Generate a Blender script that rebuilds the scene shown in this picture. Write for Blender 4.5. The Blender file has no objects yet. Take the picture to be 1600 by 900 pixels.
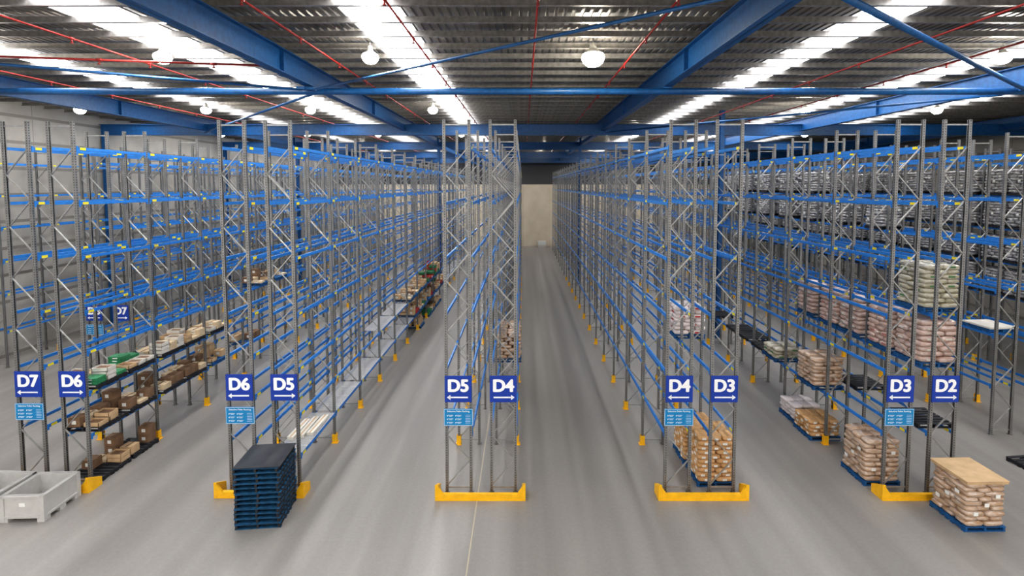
import bpy, math, random
from mathutils import Vector, Matrix
random.seed(7)
C = bpy.context.scene.collection
# ------------------------------------------------------------ materials
def newmat(name):
    m = bpy.data.materials.new(name); m.use_nodes = True
    nt = m.node_tree; return m, nt, nt.nodes["Principled BSDF"]
def lin(r, g, b):
    f = lambda c: (c/255/12.92 if c/255 <= .04045 else ((c/255+.055)/1.055)**2.4)
    return (f(r), f(g), f(b), 1)
def mat(name, rgb, rough=.5, metal=0, var=.12, scale=6, emis=0, coat=0, bump=0, stretch=(1,1,1)):
    m, nt, p = newmat(name)
    c = lin(*rgb)
    tc = nt.nodes.new("ShaderNodeTexCoord"); mp = nt.nodes.new("ShaderNodeMapping")
    mp.inputs["Scale"].default_value = stretch
    nt.links.new(tc.outputs["Object"], mp.inputs[0])
    n = nt.nodes.new("ShaderNodeTexNoise"); n.inputs["Scale"].default_value = scale; n.inputs["Detail"].default_value = 3
    nt.links.new(mp.outputs[0], n.inputs["Vector"])
    r = nt.nodes.new("ShaderNodeValToRGB")
    r.color_ramp.elements[0].position = .3; r.color_ramp.elements[1].position = .7
    r.color_ramp.elements[0].color = tuple(x*(1-var) for x in c[:3])+(1,)
    r.color_ramp.elements[1].color = tuple(min(1, x*(1+var)) for x in c[:3])+(1,)
    nt.links.new(n.outputs["Fac"], r.inputs[0]); nt.links.new(r.outputs[0], p.inputs["Base Color"])
    p.inputs["Roughness"].default_value = rough; p.inputs["Metallic"].default_value = metal
    if coat: p.inputs["Coat Weight"].default_value = coat; p.inputs["Coat Roughness"].default_value = .15
    if emis:
        p.inputs["Emission Color"].default_value = c; p.inputs["Emission Strength"].default_value = emis
    if bump:
        b = nt.nodes.new("ShaderNodeBump"); b.inputs["Strength"].default_value = bump
        nt.links.new(n.outputs["Fac"], b.inputs["Height"]); nt.links.new(b.outputs[0], p.inputs["Normal"])
    return m
M = {}
M['blue'] = mat("beam_blue", (44,124,200), .38, 0, .15)
M['sblue'] = mat("structural_blue", (26,84,136), .42, 0, .22)
M['yellow'] = mat("safety_yellow", (248,188,30), .45, 0, .08)
M['tag'] = mat("tag_yellow", (240,220,50), .5, 0, .05)
M['wire'] = mat("mesh_wire", (214,214,214), .35, .25, .08)
M['red'] = mat("pipe_red", (150,40,33), .45, 0, .15)
M['purlin'] = mat("purlin_galvanised", (134,131,127), .4, .4, .25)
M['palletblue'] = mat("pallet_blue_timber", (26,88,140), .75, 0, .3, 9)
M['palletteal'] = mat("pallet_worn_blue_boards", (24,78,112), .75, 0, .5, 7)
M['palletblack'] = mat("pallet_black_plastic", (38,39,44), .6, 0, .2)
M['slip'] = mat("slip_sheet_dark", (50,51,55), .45, 0, .25, 3)
M['card'] = mat("cardboard", (200,170,132), .85, 0, .12, 4)
M['cardd'] = mat("cardboard_dark", (130,102,78), .85, 0, .2, 4)
M['cardw'] = mat("carton_white", (220,215,204), .7, 0, .06, 4)
M['timber'] = mat("pale_pack", (205,184,152), .8, 0, .2, 4)
M['green'] = mat("pack_green", (50,128,84), .5, 0, .35, 9)
M['redcr'] = mat("crate_red", (180,44,38), .5, 0, .15)
M['bin'] = mat("bin_grey_plastic", (192,190,186), .5, 0, .05)
M['bagbrown'] = mat("kraft_paper_bag", (202,160,112), .75, 0, .18, 5, bump=.3)
M['label'] = mat("paper_label_white", (235,235,230), .6, 0, .03)
M['sign'] = mat("sign_blue", (20,62,160), .4, 0, .03)
M['info'] = mat("info_sign_cyan", (16,132,188), .4, 0, .04)
M['white'] = mat("sign_white", (245,245,245), .5, 0, .01)
M['lamp'] = mat("lamp_diffuser", (255,248,232), .5, 0, 0, emis=110)
M['lampref'] = mat("lamp_reflector", (200,198,192), .35, .3, .05, 9)
def wrapmat(name, rgb, amt=.45):
    m, nt, p = newmat(name)
    tc = nt.nodes.new("ShaderNodeTexCoord"); mp = nt.nodes.new("ShaderNodeMapping")
    mp.inputs["Scale"].default_value = (1.5,1.5,9); nt.links.new(tc.outputs["Object"], mp.inputs[0])
    n = nt.nodes.new("ShaderNodeTexNoise"); n.inputs["Scale"].default_value = 2.5; n.inputs["Detail"].default_value = 5
    n.inputs["Distortion"].default_value = 1.2
    nt.links.new(mp.outputs[0], n.inputs["Vector"])
    r = nt.nodes.new("ShaderNodeValToRGB"); r.color_ramp.elements[0].position = .42; r.color_ramp.elements[1].position = .7
    c = lin(*rgb); w = lin(232,230,228)
    r.color_ramp.elements[0].color = c
    r.color_ramp.elements[1].color = tuple(c[i]*(1-amt)+w[i]*amt for i in range(3))+(1,)
    nt.links.new(n.outputs["Fac"], r.inputs[0]); nt.links.new(r.outputs[0], p.inputs["Base Color"])
    p.inputs["Roughness"].default_value = .3; p.inputs["Coat Weight"].default_value = .7; p.inputs["Coat Roughness"].default_value = .12
    b = nt.nodes.new("ShaderNodeBump"); b.inputs["Strength"].default_value = .35
    nt.links.new(n.outputs["Fac"], b.inputs["Height"]); nt.links.new(b.outputs[0], p.inputs["Normal"])
    return m
M['wbrown'] = wrapmat("wrapped_brown", (180,146,114), .55)
M['wpink'] = wrapmat("wrapped_pink", (192,158,142), .6)
M['wgrey'] = wrapmat("wrapped_grey", (112,110,112), .8)
M['wwhite'] = wrapmat("wrapped_white", (225,212,208), .4)
M['wgreen'] = wrapmat("wrapped_green", (166,158,130), .6)
M['rednt'] = mat("bag_red_print", (200,62,58), .6, 0, .15)
M['pinknt'] = mat("bag_pink_print", (190,128,116), .6, 0, .15)
M['greennt'] = mat("bag_green_print", (80,128,80), .6, 0, .15)
def nodes_math(nt):
    def mth(op, a, b=None):
        n = nt.nodes.new("ShaderNodeMath"); n.operation = op
        for i, q in enumerate((a, b)):
            if q is None: continue
            if isinstance(q, (int, float)): n.inputs[i].default_value = q
            else: nt.links.new(q, n.inputs[i])
        return n.outputs[0]
    return mth
def steel():
    m, nt, p = newmat("galvanised_upright"); mth = nodes_math(nt)
    tc = nt.nodes.new("ShaderNodeTexCoord"); sx = nt.nodes.new("ShaderNodeSeparateXYZ")
    nt.links.new(tc.outputs["Object"], sx.inputs[0])
    z = mth('LESS_THAN', mth('FRACT', mth('MULTIPLY', sx.outputs[2], 1/.08)), .45)
    y = mth('LESS_THAN', mth('ABSOLUTE', sx.outputs[1]), .013)
    xx = mth('LESS_THAN', mth('ABSOLUTE', mth('SUBTRACT', mth('ABSOLUTE', sx.outputs[0]), .376)), .01)
    h = mth('MULTIPLY', z, mth('MAXIMUM', y, xx))
    n = nt.nodes.new("ShaderNodeTexNoise"); n.inputs["Scale"].default_value = 3
    nt.links.new(tc.outputs["Object"], n.inputs["Vector"])
    r = nt.nodes.new("ShaderNodeValToRGB"); r.color_ramp.elements[0].color = lin(108,108,107); r.color_ramp.elements[1].color = lin(160,159,157)
    nt.links.new(n.outputs["Fac"], r.inputs[0])
    mx = nt.nodes.new("ShaderNodeMix"); mx.data_type = 'RGBA'
    nt.links.new(h, mx.inputs[0]); nt.links.new(r.outputs[0], mx.inputs[6]); mx.inputs[7].default_value = lin(42,42,45)
    nt.links.new(mx.outputs[2], p.inputs["Base Color"])
    p.inputs["Metallic"].default_value = .5; p.inputs["Roughness"].default_value = .45
    return m
M['steel'] = steel()
M['brace'] = mat("galvanised_brace", (164,163,160), .38, .5, .15)
def floormat():
    m, nt, p = newmat("polished_concrete"); mth = nodes_math(nt)
    tc = nt.nodes.new("ShaderNodeTexCoord")
    def noise(sc, scale, det=6, ro=.5):
        mp = nt.nodes.new("ShaderNodeMapping"); mp.inputs["Scale"].default_value = sc
        nt.links.new(tc.outputs["Object"], mp.inputs[0])
        n = nt.nodes.new("ShaderNodeTexNoise"); n.inputs["Scale"].default_value = scale; n.inputs["Detail"].default_value = det
        n.inputs["Roughness"].default_value = ro
        nt.links.new(mp.outputs[0], n.inputs["Vector"]); return n.outputs["Fac"]
    a = noise((1,.3,1), .3, 2); b = noise((1.1,.03,1), 1.0, 2); c = noise((1,1,1), 11, 9, .7)
    f = mth('ADD', mth('ADD', mth('MULTIPLY', a, .25), mth('MULTIPLY', b, .5)), mth('MULTIPLY', c, .25))
    r = nt.nodes.new("ShaderNodeValToRGB"); r.color_ramp.elements[0].position = .34; r.color_ramp.elements[1].position = .66
    r.color_ramp.elements[0].color = lin(124,120,115); r.color_ramp.elements[1].color = lin(156,152,146)
    nt.links.new(f, r.inputs[0])
    sx = nt.nodes.new("ShaderNodeSeparateXYZ"); nt.links.new(tc.outputs["Object"], sx.inputs[0])
    j = mth('LESS_THAN', mth('ABSOLUTE', mth('ADD', sx.outputs[0], 1.40)), .016)
    mx = nt.nodes.new("ShaderNodeMix"); mx.data_type = 'RGBA'
    nt.links.new(j, mx.inputs[0]); nt.links.new(r.outputs[0], mx.inputs[6]); mx.inputs[7].default_value = lin(185,172,148)
    nt.links.new(mx.outputs[2], p.inputs["Base Color"])
    p.inputs["Roughness"].default_value = .36
    p.inputs["Specular IOR Level"].default_value=.6
    return m
M['floor'] = floormat()
def wallmat(name, c0, c1, cj, vert, horiz, wh=.03):
    m, nt, p = newmat(name); mth = nodes_math(nt)
    tc = nt.nodes.new("ShaderNodeTexCoord")
    n = nt.nodes.new("ShaderNodeTexNoise"); n.inputs["Scale"].default_value = .6; n.inputs["Detail"].default_value = 8
    nt.links.new(tc.outputs["Object"], n.inputs["Vector"])
    r = nt.nodes.new("ShaderNodeValToRGB"); r.color_ramp.elements[0].position=.3; r.color_ramp.elements[1].position=.7
    r.color_ramp.elements[0].color = lin(*c0); r.color_ramp.elements[1].color = lin(*c1)
    nt.links.new(n.outputs["Fac"], r.inputs[0])
    sx = nt.nodes.new("ShaderNodeSeparateXYZ"); nt.links.new(tc.outputs["Object"], sx.inputs[0])
    s = mth('ADD', sx.outputs[0], sx.outputs[1])
    j1 = mth('LESS_THAN', mth('FRACT', mth('MULTIPLY', s, 1/vert)), .005)
    j = j1
    if horiz: j = mth('MAXIMUM', j1, mth('LESS_THAN', mth('FRACT', mth('MULTIPLY', sx.outputs[2], 1/horiz)), wh))
    mx = nt.nodes.new("ShaderNodeMix"); mx.data_type = 'RGBA'
    nt.links.new(j, mx.inputs[0]); nt.links.new(r.outputs[0], mx.inputs[6]); mx.inputs[7].default_value = lin(*cj)
    nt.links.new(mx.outputs[2], p.inputs["Base Color"]); p.inputs["Roughness"].default_value = .8
    return m
M['wall'] = wallmat("ribbed_wall_panels",(150,146,139),(176,172,164),(130,126,119),9.0,1.5,.12)
M['wallfar'] = wallmat("tan_precast_panels",(214,200,176),(228,215,194),(150,138,118),7.0,0)
M['clad'] = mat("dark_cladding", (78,78,80), .6, .2, .1)
M['ceil'] = mat("roof_sheet", (126,122,117), .4, .3, .5, .9, stretch=(1,.25,1))
M['sky'] = mat("translucent_roof_sheet", (250,251,255), .4, 0, .03, emis=7.5)

# ------------------------------------------------------------ mesh builder
class MB:
    def __init__(s): s.v=[]; s.f=[]; s.m=[]; s.sm=[]
    def hexa(s, pts, mi=0):
        b=len(s.v); s.v += [tuple(p) for p in pts]
        for q in ((0,3,2,1),(4,5,6,7),(0,1,5,4),(1,2,6,5),(2,3,7,6),(3,0,4,7)):
            s.f.append(tuple(b+i for i in q)); s.m.append(mi); s.sm.append(False)
    def box(s, c, d, mi=0, top=1.0):
        x,y,z=c; a,b,h=d[0]/2,d[1]/2,d[2]/2
        s.hexa([(x-a,y-b,z-h),(x+a,y-b,z-h),(x+a,y+b,z-h),(x-a,y+b,z-h),
                (x-a*top,y-b*top,z+h),(x+a*top,y-b*top,z+h),(x+a*top,y+b*top,z+h),(x-a*top,y+b*top,z+h)], mi)
    def bar(s, p1, p2, w, h, mi=0):
        p1=Vector(p1); p2=Vector(p2); d=(p2-p1).normalized()
        up=Vector((0,0,1)) if abs(d.z)<.95 else Vector((0,1,0))
        r=d.cross(up).normalized(); u=r.cross(d).normalized()
        pts=[]
        for p in (p1,p2):
            for a,b in ((-1,-1),(1,-1),(1,1),(-1,1)):
                pts.append(p+r*a*w/2+u*b*h/2)
        s.hexa(pts, mi)
    def lathe(s, prof, n=16, mi=0, sm=True):
        b=len(s.v)
        for r,z in prof:
            for i in range(n):
                t=2*math.pi*i/n; s.v.append((r*math.cos(t),r*math.sin(t),z))
        for k in range(len(prof)-1):
            for i in range(n):
                s.f.append((b+k*n+i,b+k*n+(i+1)%n,b+(k+1)*n+(i+1)%n,b+(k+1)*n+i)); s.m.append(mi); s.sm.append(sm)
        s.f.append(tuple(b+i for i in range(n))[::-1]); s.m.append(mi); s.sm.append(sm)
        s.f.append(tuple(b+(len(prof)-1)*n+i for i in range(n))); s.m.append(mi); s.sm.append(sm)
    def cyl(s, p1, p2, r, n=10, mi=0):
        p1=Vector(p1); p2=Vector(p2); d=(p2-p1).normalized()
        up=Vector((0,0,1)) if abs(d.z)<.95 else Vector((0,1,0))
        a=d.cross(up).normalized(); u=a.cross(d).normalized(); b=len(s.v)
        for p in (p1,p2):
            for i in range(n):
                t=2*math.pi*i/n; s.v.append(tuple(p+a*math.cos(t)*r+u*math.sin(t)*r))
        for i in range(n):
            s.f.append((b+i,b+(i+1)%n,b+n+(i+1)%n,b+n+i)); s.m.append(mi); s.sm.append(True)
        s.f.append(tuple(b+i for i in range(n))[::-1]); s.m.append(mi); s.sm.append(False)
        s.f.append(tuple(b+n+i for i in range(n))); s.m.append(mi); s.sm.append(False)
    def prism(s, prof, z0, z1, mi=0):
        b=len(s.v); n=len(prof)
        s.v += [(x,y,z0) for x,y in prof]+[(x,y,z1) for x,y in prof]
        for i in range(n):
            s.f.append((b+i,b+(i+1)%n,b+n+(i+1)%n,b+n+i)); s.m.append(mi); s.sm.append(False)
        s.f.append(tuple(b+i for i in range(n))[::-1]); s.m.append(mi); s.sm.append(False)
        s.f.append(tuple(b+n+i for i in range(n))); s.m.append(mi); s.sm.append(False)
    def pillow(s, c, d, rot=0, mi=0, nu=7, nv=16, tilt=0):
        def sp(x,e): return math.copysign(abs(x)**e, x)
        b=len(s.v); cr,sr=math.cos(rot),math.sin(rot)
        for i in range(nu):
            u=-math.pi/2+math.pi*(i+.5)/nu
            for j in range(nv):
                w=2*math.pi*j/nv
                x=d[0]/2*sp(math.cos(u),.3)*sp(math.cos(w),.35); y=d[1]/2*sp(math.cos(u),.3)*sp(math.sin(w),.35)
                z=d[2]/2*sp(math.sin(u),.75)*(1.0-.25*(2*x/d[0])**4) + tilt*x
                s.v.append((c[0]+x*cr-y*sr, c[1]+x*sr+y*cr, c[2]+z))
        for i in range(nu-1):
            for j in range(nv):
                s.f.append((b+i*nv+j,b+i*nv+(j+1)%nv,b+(i+1)*nv+(j+1)%nv,b+(i+1)*nv+j)); s.m.append(mi); s.sm.append(True)
        s.f.append(tuple(b+j for j in range(nv))[::-1]); s.m.append(mi); s.sm.append(True)
        s.f.append(tuple(b+(nu-1)*nv+j for j in range(nv))); s.m.append(mi); s.sm.append(True)
    def mesh(s, name, mats):
        me=bpy.data.meshes.new(name); me.from_pydata(s.v,[],s.f); 
        for k in mats: me.materials.append(M[k])
        me.polygons.foreach_set("material_index", s.m); me.polygons.foreach_set("use_smooth", s.sm)
        me.update(); return me
def obj(name, me, loc=(0,0,0), rot=0, parent=None, label=None, cat=None, group=None, kind=None):
    o=bpy.data.objects.new(name, me); o.location=loc; o.rotation_euler=(0,0,rot) if not isinstance(rot,tuple) else rot
    C.objects.link(o)
    if parent: o.parent=parent
    if label: o["label"]=label
    if cat: o["category"]=cat
    if group: o["group"]=group
    if kind: o["kind"]=kind
    return o

H_CAM=9.6; D0=14.73; BAY=2.87; HT=11.58; YF=77.0; XL=-29.0; XR=36.0; ZC=14.5; YB=-8
# ------------------------------------------------------------ room
b=MB(); b.box(((XL+XR)/2,(YB+YF)/2,-.1),(XR-XL,YF-YB,.2)); obj("floor",b.mesh("floor",['floor']),kind="structure",label="polished grey concrete warehouse floor")
def wall(name,c,d,m='wall',lab="tall pale grey horizontally lined warehouse wall"):
    b=MB(); b.box(c,d); obj(name,b.mesh(name,[m]),kind="structure",label=lab)
wall("wall_left",(XL-.1,(YB+YF)/2,ZC/2),(.2,YF-YB,ZC))
wall("wall_right",(XR+.1,(YB+YF)/2,ZC/2),(.2,YF-YB,ZC))
wall("wall_far",((XL+XR)/2,YF+.1,4.9),(XR-XL+.4,.2,9.8),'wallfar',"plain tan precast concrete end wall")
wall("wall_far_upper",((XL+XR)/2,YF+.1,(9.8+ZC)/2),(XR-XL+.4,.2,ZC-9.8),'clad',"dark metal cladding band above the concrete wall")
def corr(name,x0,x1,z,m,pitch=.25,dep=.04,**k):
    me=MB(); n=int((x1-x0)/pitch); xs=[]
    for i in range(n):
        x=x0+i*pitch; xs += [(x,z),(x+pitch*.55,z),(x+pitch*.65,z+dep),(x+pitch*.9,z+dep)]
    xs.append((x1,z))
    for x,zz in xs: me.v += [(x,YB,zz),(x,YF,zz)]
    for i in range(len(xs)-1):
        me.f.append((2*i,2*i+1,2*i+3,2*i+2)); me.m.append(0); me.sm.append(False)
    return obj(name,me.mesh(name,[m]),**k)
corr("ceiling",XL,XR,ZC,'ceil',kind="structure",label="ribbed grey metal roof sheeting")
for i,(x,w) in enumerate([(-25.8,1.25),(-18.6,1.4),(-12.0,1.75),(-4.2,1.6),(10.3,1.35),(17.8,1.5),(25.2,1.25)]):
    corr("window_%d"%(i+1),x-w/2,x+w/2,ZC-.06,'sky',kind="structure",label="translucent roof skylight strip glowing with daylight")
b=MB(); b.box((0,0,0),(XR-XL,.02,.2)); b.box((0,.045,.09),(XR-XL,.1,.015)); b.box((0,-.045,-.09),(XR-XL,.1,.015))
pm=b.mesh("roof_purlin",['purlin'])
y=2.5
while y<YF-.5:
    obj("roof_purlin",pm,((XL+XR)/2,y,ZC-.17),label="galvanised steel roof purlin spanning under the roof sheets",cat="roof beam",group="roof purlins"); y+=1.3
ZR=H_CAM+3.75
def ibeam(b,p1,p2,h,w,t=.03):
    p1=Vector(p1);p2=Vector(p2)
    b.bar(p1,p2,.02,h); o=Vector((0,0,h/2-t/2)); b.bar(p1+o,p2+o,w,t); b.bar(p1-o,p2-o,w,t)
RX=[-21.76,-8.12,5.52,19.16,32.8]
for x in RX:
    b=MB(); ibeam(b,(0,YB,0),(0,YF,0),.8,.34)
    for k in range(7): b.box((0,6.5+k*9.99,0),(.3,.02,.74))
    obj("roof_rafter",b.mesh("roof_rafter",['sblue']),(x,0,ZR+.42),label="long blue painted steel roof rafter",cat="roof beam",group="roof rafters")
for i,yy in enumerate([33.7,47.2,60.7,74]):
    b=MB(); ibeam(b,(XL,0,0),(XR,0,0),.75,.32)
    obj("cross_beam",b.mesh("cross_beam",['sblue']),(0,yy,ZR+.08),label="blue painted steel beam crossing under the roof",cat="roof beam",group="cross beams")
b=MB(); b.cyl((-22,0,0),(19.2,0,0),.125,12)
for x in RX[:4]: b.box((x,0,.12),(.35,.3,.06))
obj("strut_tube",b.mesh("strut_tube",['sblue']),(0,18.9,ZR-.14),label="blue round steel strut tube under the rafters",cat="roof brace")
def brace(p1,p2,r=.07):
    b=MB(); q=Vector(p2)-Vector(p1); b.cyl((0,0,0),q,r,10); b.box((0,0,.05),(.3,.3,.1)); b.box(tuple(q+Vector((0,0,.05))),(.3,.3,.1))
    obj("diagonal_brace",b.mesh("diagonal_brace",['sblue']),p1,label="slender blue diagonal roof bracing tube",cat="roof brace",group="roof braces")
brace((-8.0,18.6,ZR-.15),(5.4,8.4,ZR-.15),.042); brace((5.7,9.2,ZR-.15),(19,18.6,ZR-.15),.075); brace((-8.3,18.5,ZR-.15),(-21.5,11.5,ZR-.15),.045)
brace((-21.5,33.1,ZR-.15),(-8.3,19.4,ZR-.15),.05); brace((5.7,33.0,ZR-.15),(19,19.5,ZR-.15),.05)
def column(x,y,h):
    b=MB(); b.box((0,0,h/2),(.02,.28,h)); b.box((0,.14,h/2),(.26,.02,h)); b.box((0,-.14,h/2),(.26,.02,h)); b.box((0,0,.01),(.42,.42,.02))
    obj("steel_column",b.mesh("steel_column",['sblue']),(x,y,0),label="blue painted steel building column on the concrete floor",cat="column",group="building columns")
for x in RX[:4]: column(x,47.2,ZR-.3)
column(12.34,30.4,ZC-.25)
for yy in (20.2,33.7,47.2,60.7):
    column(XL+.25,yy,ZR-.3 if yy>25 else ZC-.3); column(XR-.25,yy,ZR-.3 if yy>25 else ZC-.3)
def pipe(p1,p2,r=.028):
    b=MB(); q=Vector(p2)-Vector(p1); b.cyl((0,0,0),q,r,8); n=int(q.length/3)
    for i in range(n):
        c=q*((i+.5)/n); b.cyl(c,c-Vector((0,0,.12)),.02,6); b.cyl(c+Vector((0,0,-.12)),c-Vector((0,0,.14)),.045,8)
        b.cyl(c-q.normalized()*.08,c+q.normalized()*.08,r*1.5,8)
    obj("sprinkler_pipe",b.mesh("sprinkler_pipe",['red']),p1,label="red painted fire sprinkler pipe hung below the roof",cat="pipe",group="sprinkler pipes")
for x in (-23.5,-19.6,-13.2,-6.5,-3.2,.35,3.6,11.9,15.0,21.5): pipe((x,YB,ZC-.6),(x,YF-1,ZC-.6))
pipe((-28.5,13.5,ZC-.9),(-8.5,16.5,ZC-.9),.035)
# round high bay lamps: shallow reflector with glowing bowl beneath
b=MB(); b.lathe([(.03,.3),(.07,.28),(.08,.2),(.1,.12),(.2,.05),(.24,0),(.22,-.01)],18)
b.cyl((0,0,.28),(0,0,.4),.012,6)
lb=b.mesh("lamp_reflector",['lampref'])
b=MB(); b.lathe([(.05,-.3),(.15,-.27),(.23,-.19),(.27,-.08),(.24,.01)],18)
ld=b.mesh("lamp_diffuser",['lamp'])
for yy in (16.2,27.3,40.0,53.5,66.5):
    for x in (-24.6,-17.6,-11.8,-5.0,2.3,9.2,15.7,23.0):
        if x==9.2 and yy<30: continue
        if x==2.3 and yy in (27.3,40.0): continue
        e=bpy.data.objects.new("high_bay_light",None); e.location=(x,yy,13.88); C.objects.link(e)
        if x==2.3 and yy<20: e.scale=(1.4,1.4,1.3)
        e["label"]="glowing white round high bay light hung under the roof"; e["category"]="ceiling light"; e["group"]="high bay lights"
        obj("reflector",lb,(0,0,0),parent=e); obj("diffuser",ld,(0,0,0),parent=e)

# ------------------------------------------------------------ pallet racking
POST=.085
def frame_mesh():
    b=MB()
    for s in (-1,1):
        x=s*.376; a=.043; t=.012; w=.042
        pr=[(a,-w),(a,w),(-a,w),(-a,.02),(-a+t,.02),(-a+t,w-t),(a-t,w-t),(a-t,-w+t),(-a+t,-w+t),(-a+t,-.02),(-a,-.02),(-a,-w)]
        pr=[(x+s*px,py) for px,py in pr]
        if s<0: pr=pr[::-1]
        b.prism(pr,0,HT,0); b.box((x,0,.008),(.16,.14,.016),0)
    z=.25; s=-1
    b.box((0,0,.18),(.67,.035,.045),1); b.box((0,0,HT-.15),(.67,.035,.045),1)
    while z+.8<HT-.1:
        b.bar((s*.35,-.014*s,z),(-s*.35,-.014*s,z+.79),.038,.028,1); z+=.81; s=-s
    return b.mesh("upright_frame",['steel','brace'])
FM=frame_mesh()
b=MB(); L=BAY-POST
b.box((0,0,0),(.045,L,.095),0); b.box((.029,0,-.022),(.015,L,.045),0)
for s in (-1,1): b.box((0,s*(L/2-.004),-.02),(.07,.012,.19),0); b.box((.03,s*(L/2-.03),-.02),(.02,.045,.19),0)
b.box((.038,-L/2+.22,0),(.004,.2,.08),1); b.box((-.025,-L/2+.22,0),(.004,.2,.08),1)
BM=b.mesh("beam",['blue','tag'])
b=MB(); b.box((.08,0,.17),(.012,.14,.34)); b.box((0,.07,.17),(.15,.012,.34)); b.box((0,-.07,.17),(.15,.012,.34)); b.box((.02,0,.006),(.22,.22,.012))
PG=b.mesh("post_guard",['yellow'])
b=MB()
for i in range(15): b.box((-.41+i*.82/14,0,0),(.014,L-.1,.012))
for i in range(40): b.box((0,-L/2+.08+i*(L-.16)/39,.01),(.88,.016,.013))
for i in (-1,0,1): b.box((0,i*.9,-.012),(.8,.06,.02))
DK=b.mesh("mesh_deck",['wire'])
STD=[1.9,3.86,5.6,7.35,9.05,10.75]
def row(cx,side,y0,levels,decks=(),nb=20,label=None):
    e=bpy.data.objects.new("pallet_rack",None); e.location=(cx,y0,0); C.objects.link(e)
    e["label"]=label or "long galvanised and blue steel pallet rack row on concrete"
    e["category"]="storage rack"; e["group"]="pallet rack rows"
    n=nb-int(round((y0-D0)/BAY))
    for i in range(n+1): 
        obj("upright_frame",FM,(0,i*BAY,0),parent=e)
        if i and i<13: obj("post_guard",PG,(side*.376,i*BAY,0),0 if side>0 else math.pi,parent=e,label="yellow steel post guard")
    st=MB(); cnt=0
    for i in range(n):
        for z in levels:
            for s in (-1,1):
                if cnt<100: obj("beam",BM,(s*.395,(i+.5)*BAY,z),0 if s>0 else math.pi,parent=e,label="blue steel beam with yellow capacity tags")
                else:
                    st.box((s*.395,(i+.5)*BAY,z),(.05,L,.095),0); st.box((s*.435,(i+.5)*BAY-L/2+.22,z),(.03,.2,.08),1)
                cnt+=1
    if st.v: obj("beam",st.mesh("beam_run",['blue','tag']),parent=e,kind="stuff",label="blue steel beams along the distant bays")
    for (z,i0,i1) in decks:
        for i in range(i0,min(i1,n)): obj("mesh_deck",DK,(0,(i+.5)*BAY,z+.07),parent=e,label="galvanised wire mesh deck")
    return e
CX=[-21.76,-14.94,-8.12,-1.30,5.52,12.34,19.16,25.98]
Y0=[25.2,15.1,14.85,D0,D0,D0,18.3,20.6]
L6=[1.6,3.0,4.3,5.6,7.35,9.05,10.75]; L5=[1.1,2.4,3.86,5.6,7.35,9.05,10.75]
for k,(cx,y0) in enumerate(zip(CX,Y0)):
    row(cx-.695,-1,y0,L6 if k==2 else STD)
    row(cx+.695,1,y0,L6 if k==1 else (L5 if k==2 else STD),decks=((1.1,0,14),(2.4,3,9)) if k==2 else ())
row(-27.6,1,25.2,STD)
def guard():
    b=MB(); b.box((0,0,.1),(2.62,.1,.2)); b.box((0,.06,.02),(2.7,.25,.04))
    for s in (-1,1):
        x=s*1.33
        b.hexa([(x-.05,-.06,0),(x+.05,-.06,0),(x+.05,.42,0),(x-.05,.42,0),(x-.05,-.06,.5),(x+.05,-.06,.5),(x+.05,.42,.26),(x-.05,.42,.26)])
        xi=x-s*.12
        b.hexa([(xi-.09,-.06,.2),(xi+.09,-.06,.2),(xi+.09,.0,.2),(xi-.09,.0,.2)]+([(xi-.09,-.06,.2),(xi+.09,-.06,.46),(xi+.09,0,.46),(xi-.09,0,.2)] if s>0 else [(xi-.09,-.06,.46),(xi+.09,-.06,.2),(xi+.09,0,.2),(xi-.09,0,.46)]))
    return b.mesh("end_guard",['yellow'])
GM=guard()
for k in range(1,6):
    obj("rack_end_guard",GM,(CX[k],Y0[k]-.36,0),label="yellow steel rack end protector on the floor",cat="rack guard",group="rack end guards")
# ------------------------------------------------------------ signs
def textmesh(s,size,bold=0.0):
    cu=bpy.data.curves.new("t",'FONT'); cu.body=s; cu.size=size; cu.align_x='CENTER'; cu.align_y='CENTER'
    o=bpy.data.objects.new("t",cu); C.objects.link(o); bpy.context.view_layer.update()
    me=bpy.data.meshes.new_from_object(o.evaluated_get(bpy.context.evaluated_depsgraph_get()))
    bpy.data.objects.remove(o)
    V=[v.co.copy() for v in me.vertices]; F=[tuple(p.vertices) for p in me.polygons]
    offs=[(0,0)] if not bold else [(bold*math.cos(a*math.pi/4),bold*math.sin(a*math.pi/4)*.7) for a in range(8)]
    vs=[];fs=[]
    for i,(dx,dy) in enumerate(offs):
        n=len(vs); vs+=[(v.x+dx,v.y+dy,i*.0001) for v in V]; fs+=[tuple(q+n for q in f) for f in F]
    m2=bpy.data.meshes.new("lettering"); m2.from_pydata(vs,[],fs); m2.materials.append(M['white']); m2.update()
    return m2
tcache={}
def sign(t,arrow,x,y,z,s=.83):
    b=MB(); b.box((0,0,0),(s,.02,s)); 
    e=obj("aisle_sign",b.mesh("aisle_sign",['sign']),(x,y,z),label="blue aisle sign reading %s with white arrow on rack end"%t,cat="sign",group="aisle signs")
    if t not in tcache: tcache[t]=textmesh(t,.53,.027)
    obj("lettering",tcache[t],(0,-.0125,.09),(math.pi/2,0,0),parent=e,label="white bold lettering")
    b=MB(); b.box((-arrow*.02,0,0),(.56,.006,.045))
    ax=arrow*.35
    n=len(b.v)
    b.v+=[(ax,-.003,0),(ax-arrow*.11,-.003,.08),(ax-arrow*.11,-.003,-.08),(ax,.003,0),(ax-arrow*.11,.003,.08),(ax-arrow*.11,.003,-.08)]
    for f in ((n,n+1,n+2),(n+3,n+5,n+4),(n,n+3,n+4,n+1),(n+1,n+4,n+5,n+2),(n+2,n+5,n+3,n)): b.f.append(f); b.m.append(0); b.sm.append(False)
    obj("arrow",b.mesh("arrow",['white']),(0,-.0125,-.26),parent=e)
TI=textmesh("Selective Pallet Racking",.074,.001)
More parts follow.
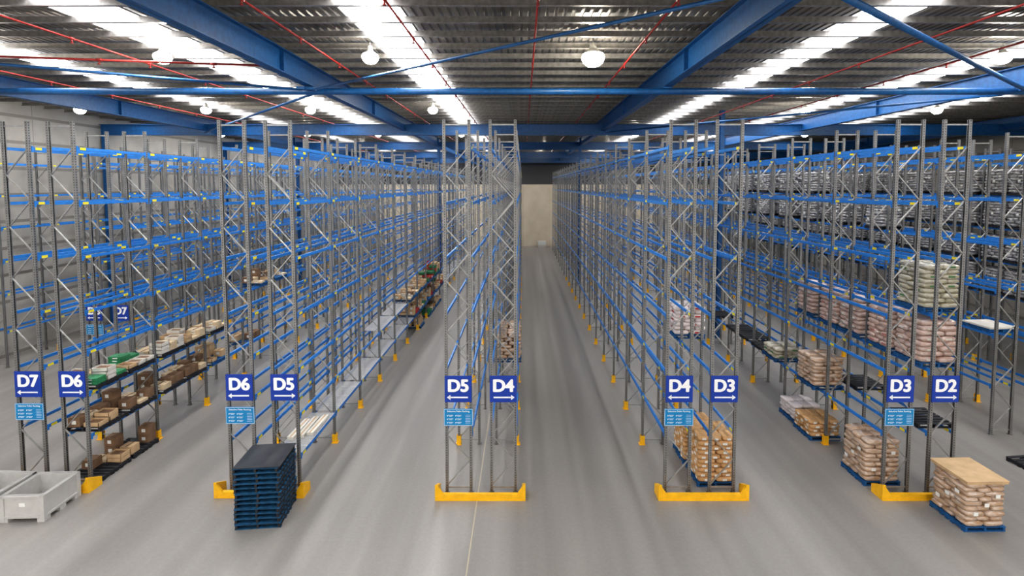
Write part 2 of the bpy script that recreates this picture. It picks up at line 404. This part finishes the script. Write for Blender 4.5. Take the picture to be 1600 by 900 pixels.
def info(x,y,z):
    b=MB(); b.box((0,0,0),(.9,.02,.54),0); b.box((0,-.0105,0),(.88,.003,.52),1); b.box((0,-.0125,0),(.86,.003,.50),0)
    e=obj("rack_load_sign",b.mesh("rack_load_sign",['info','white']),(x,y,z),label="light blue pallet racking load information sign",cat="sign",group="rack load signs")
    obj("lettering",TI,(0,-.016,.19),(math.pi/2,0,0),parent=e)
    b=MB()
    for r in range(3):
        for c in range(2):
            b.box((-.24+c*.26,0,.085-r*.11),(.16,.003,.012))
            b.box((-.24+c*.26,0,.055-r*.11),(.1,.003,.008))
            b.box((-.34+c*.26,0,.07-r*.11),(.02,.003,.04))
    for r in range(6): b.box((.3,0,.09-r*.05),(.16,.003,.007))
    obj("table_graphic",b.mesh("table_graphic",['white']),(0,-.0155,-.02),parent=e)
for k in range(0,6):
    n=8-k; y=Y0[k]-.065; z=2.95 if k==0 else 3.34
    sign("D%d"%n,-1,CX[k]-.695,y,z); sign("D%d"%(n-1),1,CX[k]+.695,y,z)
    info(CX[k]-.695,y,z-.89)

# ------------------------------------------------------------ goods
def pallet_mesh(name,mk,mk2=None,W=1.165):
    b=MB()
    for i in range(7): b.box((0,-W/2+.06+i*(W-.12)/6,.135),(W,.115 if i not in(1,5) else .1,.02),0)
    for x in (-W/2+.05,0,W/2-.05): b.box((x,0,.075),(.06,W,.1),1)
    for i in (0,2,3,4,6): b.box((0,-W/2+.06+i*(W-.12)/6,.0125),(W,.1,.025),0)
    return b.mesh(name,[mk,mk2 or mk])
PB=pallet_mesh("pallet",'palletblue'); PK=pallet_mesh("pallet_dark",'palletblack'); PS=pallet_mesh("pallet_worn",'palletteal','palletblack',1.24)
def pallet(x,y,z,rot=0,dark=False,grp="pallets",lab=None,me=None):
    return obj("pallet",me or (PK if dark else PB),(x,y,z),rot,label=lab or ("black plastic pallet on rack beams" if dark else "blue timber pallet under a load"),cat="pallet",group=grp)
def layer(n,w=1.14):
    out=[]
    if n%2==0:
        for i in range(2):
            for j in range(3): out.append(((i-.5)*w/2,(j-1)*w/3,w/2*.99,w/3*.99,0))
    else:
        for i in range(3):
            for j in range(2): out.append(((i-1)*w/3,(j-.5)*w/2,w/2*.99,w/3*.99,math.pi/2))
    return out
lc={}
def loadmesh(key,nl,lh,mk,pr=None,cap=False,lab=False,seed=0,jit=.03):
    k=(key,nl,cap,lab,seed)
    if k in lc: return lc[k]
    rnd=random.Random(seed+nl); b=MB()
    for n in range(nl):
        for (x,y,l,w,r) in layer(n+seed):
            b.pillow((x+rnd.uniform(-jit,jit),y+rnd.uniform(-jit,jit),lh*(n+.5)+rnd.uniform(-.01,.01)),(l,w,lh*1.14),r+rnd.uniform(-.05,.05),0,5,12,rnd.uniform(-.05,.05))
            if pr:
                for sgn in (-1,1):
                    dx,dy=(0,sgn*(w/2-.004)) if r==0 else (sgn*(w/2-.004),0)
                    d=(l*.35,.012,lh*.35) if r==0 else (.012,l*.35,lh*.35)
                    b.box((x+dx,y+dy,lh*(n+.5)),d,1)
    if cap: b.box((0,0,nl*lh+.05),(1.2,1.2,.03),2); b.box((0,0,nl*lh+.01),(1.17,1.17,.07),2)
    if lab:
        for i in range(3):
            b.box((-.3+i*.3,-.59,lh*nl*(.3+.2*i)),(.13,.01,.1),3)
        for i in range(3):
            b.box((-.59,-.3+i*.3,lh*nl*(.7-.2*i)),(.01,.13,.1),3)
    me=b.mesh("bag_load",[mk,pr or mk,'card','label']); lc[k]=me; return me
def wrapped(x,y,z,me,lab,rot=0,dark=False,grp="wrapped pallet loads",pal=True):
    if pal: pallet(x,y,z,rot,dark,lab="blue timber pallet under a wrapped load" if not dark else "black plastic pallet under a wrapped load"); z+=.15
    obj("wrapped_bag_load",me,(x,y,z),rot,label=lab,cat="wrapped goods",group=grp)
def P(i,s,y0=D0): return y0+BAY*i+(.79 if s==0 else 2.08)
for i in range(12):
    pallet(-7.48+random.uniform(-.02,.02),13.72+random.uniform(-.02,.02),i*.146,.09+random.uniform(-.03,.03),grp="stacked empty pallets",lab="worn blue timber pallet in a tall stack",me=PS)
b=MB(); b.box((0,0,.006),(1.27,1.27,.012)); b.box((.02,-.03,.016),(1.24,1.22,.008))
obj("slip_sheet",b.mesh("slip_sheet",['slip']),(-7.48,13.72,12*.146+.01),.09,label="dark plastic slip sheet on top of the blue pallets",cat="plastic sheet")
def binmesh():
    b=MB(); W=1.2;h=.78;t=.07
    for s in (-1,1):
        b.box((s*(W/2-t/2-.02),0,h/2+.05),(t,W-.04,h-.1)); b.box((0,s*(W/2-t/2-.02),h/2+.05),(W-.04,t,h-.1))
        b.box((s*(W/2-.045),0,h-.03),(.11,W+.02,.06)); b.box((0,s*(W/2-.045),h-.03),(W+.02,.11,.06))
        b.box((0,s*(W/2-.015),.16),(W,.04,.06)); b.box((s*(W/2-.015),0,.16),(.04,W,.06))
        for q in (-1,1): b.box((s*(W/2-.05),q*(W/2-.05),h/2),(.12,.12,h-.02))
        for q in (-1,0,1): b.box((s*.5,q*.5,.06),(.2,.2,.12))
    b.box((0,0,.14),(W-.08,W-.08,.06)); b.box((0,-W/2+.015,h*.66),(.16,.02,.1),1)
    return b.mesh("plastic_bin",['bin','label'])
BMh=binmesh()
obj("plastic_bin",BMh,(-14.3,13.95,0),.04,label="large light grey open plastic pallet bin on the floor",cat="plastic bin",group="grey bulk bins")
obj("plastic_bin",BMh,(-15.68,13.98,0),-.03,label="large light grey open plastic pallet bin on the floor",cat="plastic bin",group="grey bulk bins")
me=loadmesh('bf',9,.138,'wbrown',None,True,True)
wrapped(12.82,13.55,0,me,"stack of brown packs in clear wrap with cardboard top sheet",.02)
gz=.05
XD2=13.035; XD3=11.6
wrapped(11.5,P(0,0)+.1,0,loadmesh('bb',9,.15,'wbrown',None,False,True),"brown bags in clear stretch wrap on a rack floor pallet")
wrapped(XD2,P(0,0),5.6+gz,loadmesh('gr',9,.15,'wgreen','greennt'),"stacked bags with green print in clear wrap")
for i,s in ((0,0),(0,1),(1,0),(1,1),(2,0)):
    wrapped(XD2,P(i,s),3.86+gz,loadmesh('pk',8,.165,'wpink','pinknt' if s else 'cardw',False,False,i*2+s),"tall beige and pink bags in clear stretch wrap on beams")
wrapped(XD3-.15,P(1,0),1.9+gz,loadmesh('wb',7,.15,'wbrown'),"brown bags in clear wrap on rack beams")
wrapped(XD3-.1,P(2,0),1.9+gz,loadmesh('gr5',3,.15,'wgreen','greennt'),"low stack of green printed bags on rack beams")
wrapped(6.215,P(1,0),3.86+gz,loadmesh('rw',7,.15,'wwhite','rednt'),"white bags with red print stacked on a pallet")
b=MB(); b.pillow((0,0,0),(.565,.375,.16)); b.box((0,-.182,0),(.14,.01,.07),1); b.box((0,.182,0),(.14,.01,.07),1); b.box((.277,0,0),(.01,.12,.06),1); b.box((-.277,0,0),(.01,.12,.06),1)
BAG=b.mesh("paper_bag",['bagbrown','label'])
def bagstack(x,y,z,nl,grp,lh=.148):
    pallet(x,y,z,0,lab="blue timber pallet under brown paper bags"); z+=.15
    for n in range(nl):
        for (dx,dy,l,w,r) in layer(n):
            obj("paper_bag",BAG,(x+dx+random.uniform(-.025,.025),y+dy+random.uniform(-.025,.025),z+lh*(n+.5)),r+random.uniform(-.05,.05),label="filled brown kraft paper bag stacked on a pallet",cat="bag",group=grp)
bagstack(6.15,P(0,0)+.05,0,10,"brown paper bags on the tall rack pallet")
bagstack(6.1,P(0,1)+.03,0,8,"brown paper bags on the second rack pallet")
bagstack(XD3-.2,P(1,0),0,4,"brown paper bags on the low floor pallet")
wrapped(XD3-.1,P(1,1),0,loadmesh('w3',4,.15,'wwhite'),"low white bags in clear wrap on the rack floor")
for i,s in ((0,0),(1,0)): pallet(XD2,P(i,s),1.9+gz,0,True,"black pallets on rack beams")
for i,s in ((2,1),(3,0),(3,1),(4,1)): pallet(XD3,P(i,s),1.9+gz,0,True,"black pallets on rack beams")
pallet(17.55,16.0,0,.1,True,"loose pallet",lab="black plastic pallet lying on the concrete floor")
b=MB(); b.box((0,0,.03),(1.15,1.15,.06)); b.box((0,0,.063),(1.1,1.1,.006))
pallet(18.6,19.1,3.86+gz,0)
obj("white_board",b.mesh("white_board",['cardw']),(18.6,19.1,3.86+gz+.15),.05,label="flat white board lying on a rack pallet",cat="board")
for s in (0,1): wrapped(-.65,P(2,s),1.9+gz,loadmesh('wb',7,.15,'wbrown'),"brown bags in clear wrap on rack beams")
gl=[loadmesh('g1',9,.15,'wgrey',None,False,True,0),loadmesh('g2',8,.15,'wgrey',None,False,True,1)]
for i in range(11):
    for z in (3.86,5.6,7.35,9.05):
        for s in (-.65,.65):
            if random.random()<.04: continue
            y=20.6+(i+.5)*BAY+s
            wrapped(25.285,y,z+gz,gl[1] if z>5 else random.choice(gl),"grey goods in clear stretch wrap on high rack beams",0,True,"grey wrapped loads")
for i in (2,3,4,5,6,7,8,9):
    for z in ((7.35,9.05) if i>3 else (7.35,)):
        wrapped(18.465,18.3+(i+.5)*BAY-.65,z+gz,gl[1],"grey goods in clear stretch wrap on high rack beams",0,True,"grey wrapped loads")
# cartons
def carton(mk,w,d,h,openb=False):
    b=MB(); t=.02
    if openb:
        b.box((0,0,t/2),(w,d,t))
        for s in (-1,1): b.box((s*(w/2-t/2),0,h/2),(t,d,h)); b.box((0,s*(d/2-t/2),h/2),(w,t,h))
        b.box((0,0,h*.55),(w-.05,d-.05,.03),1)
    else:
        b.box((0,0,h/2),(w,d,h)); b.box((0,0,h+.001),(w*.12,d,.004),1); b.box((0,-d/2-.002,h/2),(w*.35,.004,h*.4),2)
    return b.mesh("carton",[mk,'cardd' if mk!='green' else 'green','label'])
def crate(mk,w=.5,d=.38,h=.22):
    b=MB(); b.box((0,0,.01),(w,d,.02))
    for k in range(4):
        z=.03+k*h/4
        for s in (-1,1): b.box((s*w/2,0,z),(.02,d,.03)); b.box((0,s*d/2,z),(w,.02,.03))
    for sx in (-1,1):
        for sy in (-1,1): b.box((sx*w/2,sy*d/2,h/2),(.04,.04,h))
    b.box((0,0,h*.4),(w-.05,d-.05,h*.5),0)
    return b.mesh("plastic_crate",[mk])
CT=[carton('card',.4,.36,.28),carton('cardd',.38,.36,.3),carton('card',.5,.38,.14,True),carton('cardw',.5,.38,.13,True),carton('card',.36,.36,.36),None,carton('timber',.52,.38,.1),carton('green',.5,.38,.1)]
HH=[.285,.305,.145,.135,.365,.24,.105,.105]
CG=crate('green'); CR=crate('redcr')
CL=["brown cardboard carton on a rack shelf","dark brown cardboard carton on a rack shelf","shallow open brown cardboard tray on a shelf","shallow open white carton tray on a shelf","tall brown cardboard carton on a rack shelf",None,"flat pale timber coloured pack on a shelf","flat green pack on a rack shelf"]
def shelf(x,slots,z,weights,p=.85,grp="cartons on the rack shelves",pal=True,top=.35,mx=2,y0=15.1,rj=.04):
    for (bi,s) in slots:
        y=P(bi,s,y0)
        if pal: pallet(x,y,z,0,bool(rj>.05),"pallets under cartons",lab="timber pallet under cartons on a rack shelf")
        zb=z+(.15 if pal else 0)
        for j in range(3):
            for i in range(2):
                if random.random()>p: continue
                k=random.choices(range(8),weights)[0]; h=0
                n=1
                while n<mx and random.random()<top: n+=1
                X=x-.28+i*.56; Y=y+(j-1)*.4
                for _ in range(n):
                    if k==5:
                        g=CR if (random.random()<.35 and weights[0]==9) else CG
                        obj("plastic_crate",g,(X,Y,zb+h),0,label="%s plastic crate on a rack shelf"%("red" if g is CR else "green"),cat="crate",group="crates on the rack shelves")
                    else:
                        obj("carton",CT[k],(X,Y,zb+h),random.uniform(-rj,rj),label=CL[k],cat="box",group=grp)
                    h+=HH[k]
XS=-14.245
shelf(XS,[(0,0),(0,1)],3.0+gz,[0,0,1,3,0,0,1,7],1,top=.5,mx=3,rj=.1)
shelf(XS,[(1,0),(1,1),(2,0)],3.0+gz,[0,0,2,4,0,0,9,0],1,top=.5,mx=3,rj=.1)
shelf(XS,[(0,0),(0,1),(1,0),(1,1)],1.6+gz,[0,9,3,0,0,0,3,0],.75,rj=.1)
shelf(XS,[(0,0),(0,1)],0,[1,5,3,1,0,0,4,0],.8,rj=.1)
shelf(XS,[(3,1),(4,0)],4.3+gz,[1,3,3,1,0,0,6,0],.7)
shelf(XS,[(2,0),(3,0)],1.6+gz,[3,5,2,1,1,0,2,0],.5)
XQ=-7.425
shelf(XQ,[(5,0),(5,1),(6,0),(6,1)],2.4+gz+.035,[4,2,2,2,2,0,4,0],.8,y0=14.85)
shelf(XQ,[(7,0),(7,1),(8,0),(8,1)],2.4+gz+.035,[9,2,2,2,2,8,2,0],.9,top=.6,mx=3,y0=14.85)
shelf(XQ,[(5,1),(6,0),(6,1),(7,0),(7,1),(8,0),(8,1),(9,0)],1.1+gz+.035,[9,3,3,3,2,4,3,0],.8,y0=14.85)
shelf(XQ,[(6,0),(7,0),(7,1),(8,0),(8,1)],0,[9,5,2,1,3,5,2,0],.9,top=.5,y0=14.85)
for k in range(3):
    b=MB(); b.box((0,0,.05),(.22,1.3,.1)); b.box((0,0,.102),(.05,1.3,.004),1)
    obj("long_carton",b.mesh("long_carton",['cardw','card']),(-7.7+.26*k,16.3+.15*k,1.1+.09),.03*(k%2)-.015,label="long flat pale carton on the wire mesh deck",cat="box",group="flat cartons")
b=MB(); b.box((0,0,.45),(1.3,1.1,.9)); b.box((0,-.56,.6),(1.1,.02,.5),1)
obj("storage_box",b.mesh("storage_box",['cardw','label']),(3.0,76.2,0),label="white storage box against the end wall",cat="box")
# ------------------------------------------------------------ light, camera
w=bpy.data.worlds.new("World"); bpy.context.scene.world=w; w.use_nodes=True
w.node_tree.nodes["Background"].inputs[0].default_value=(1,.955,.89,1); w.node_tree.nodes["Background"].inputs[1].default_value=1.35
cd=bpy.data.cameras.new("camera"); cd.sensor_width=36; cd.lens=760/1600*36; cd.shift_x=-17/1600; cd.shift_y=-116/1600; cd.clip_end=300
cam=bpy.data.objects.new("camera",cd); cam.location=(0,0,H_CAM); cam.rotation_euler=(math.radians(90-3.3),0,0); C.objects.link(cam)
bpy.context.scene.camera=cam
vs=bpy.context.scene.view_settings
vs.view_transform='Standard'; vs.exposure=.15
try: vs.look='Medium High Contrast'
except Exception as ex: print(ex)
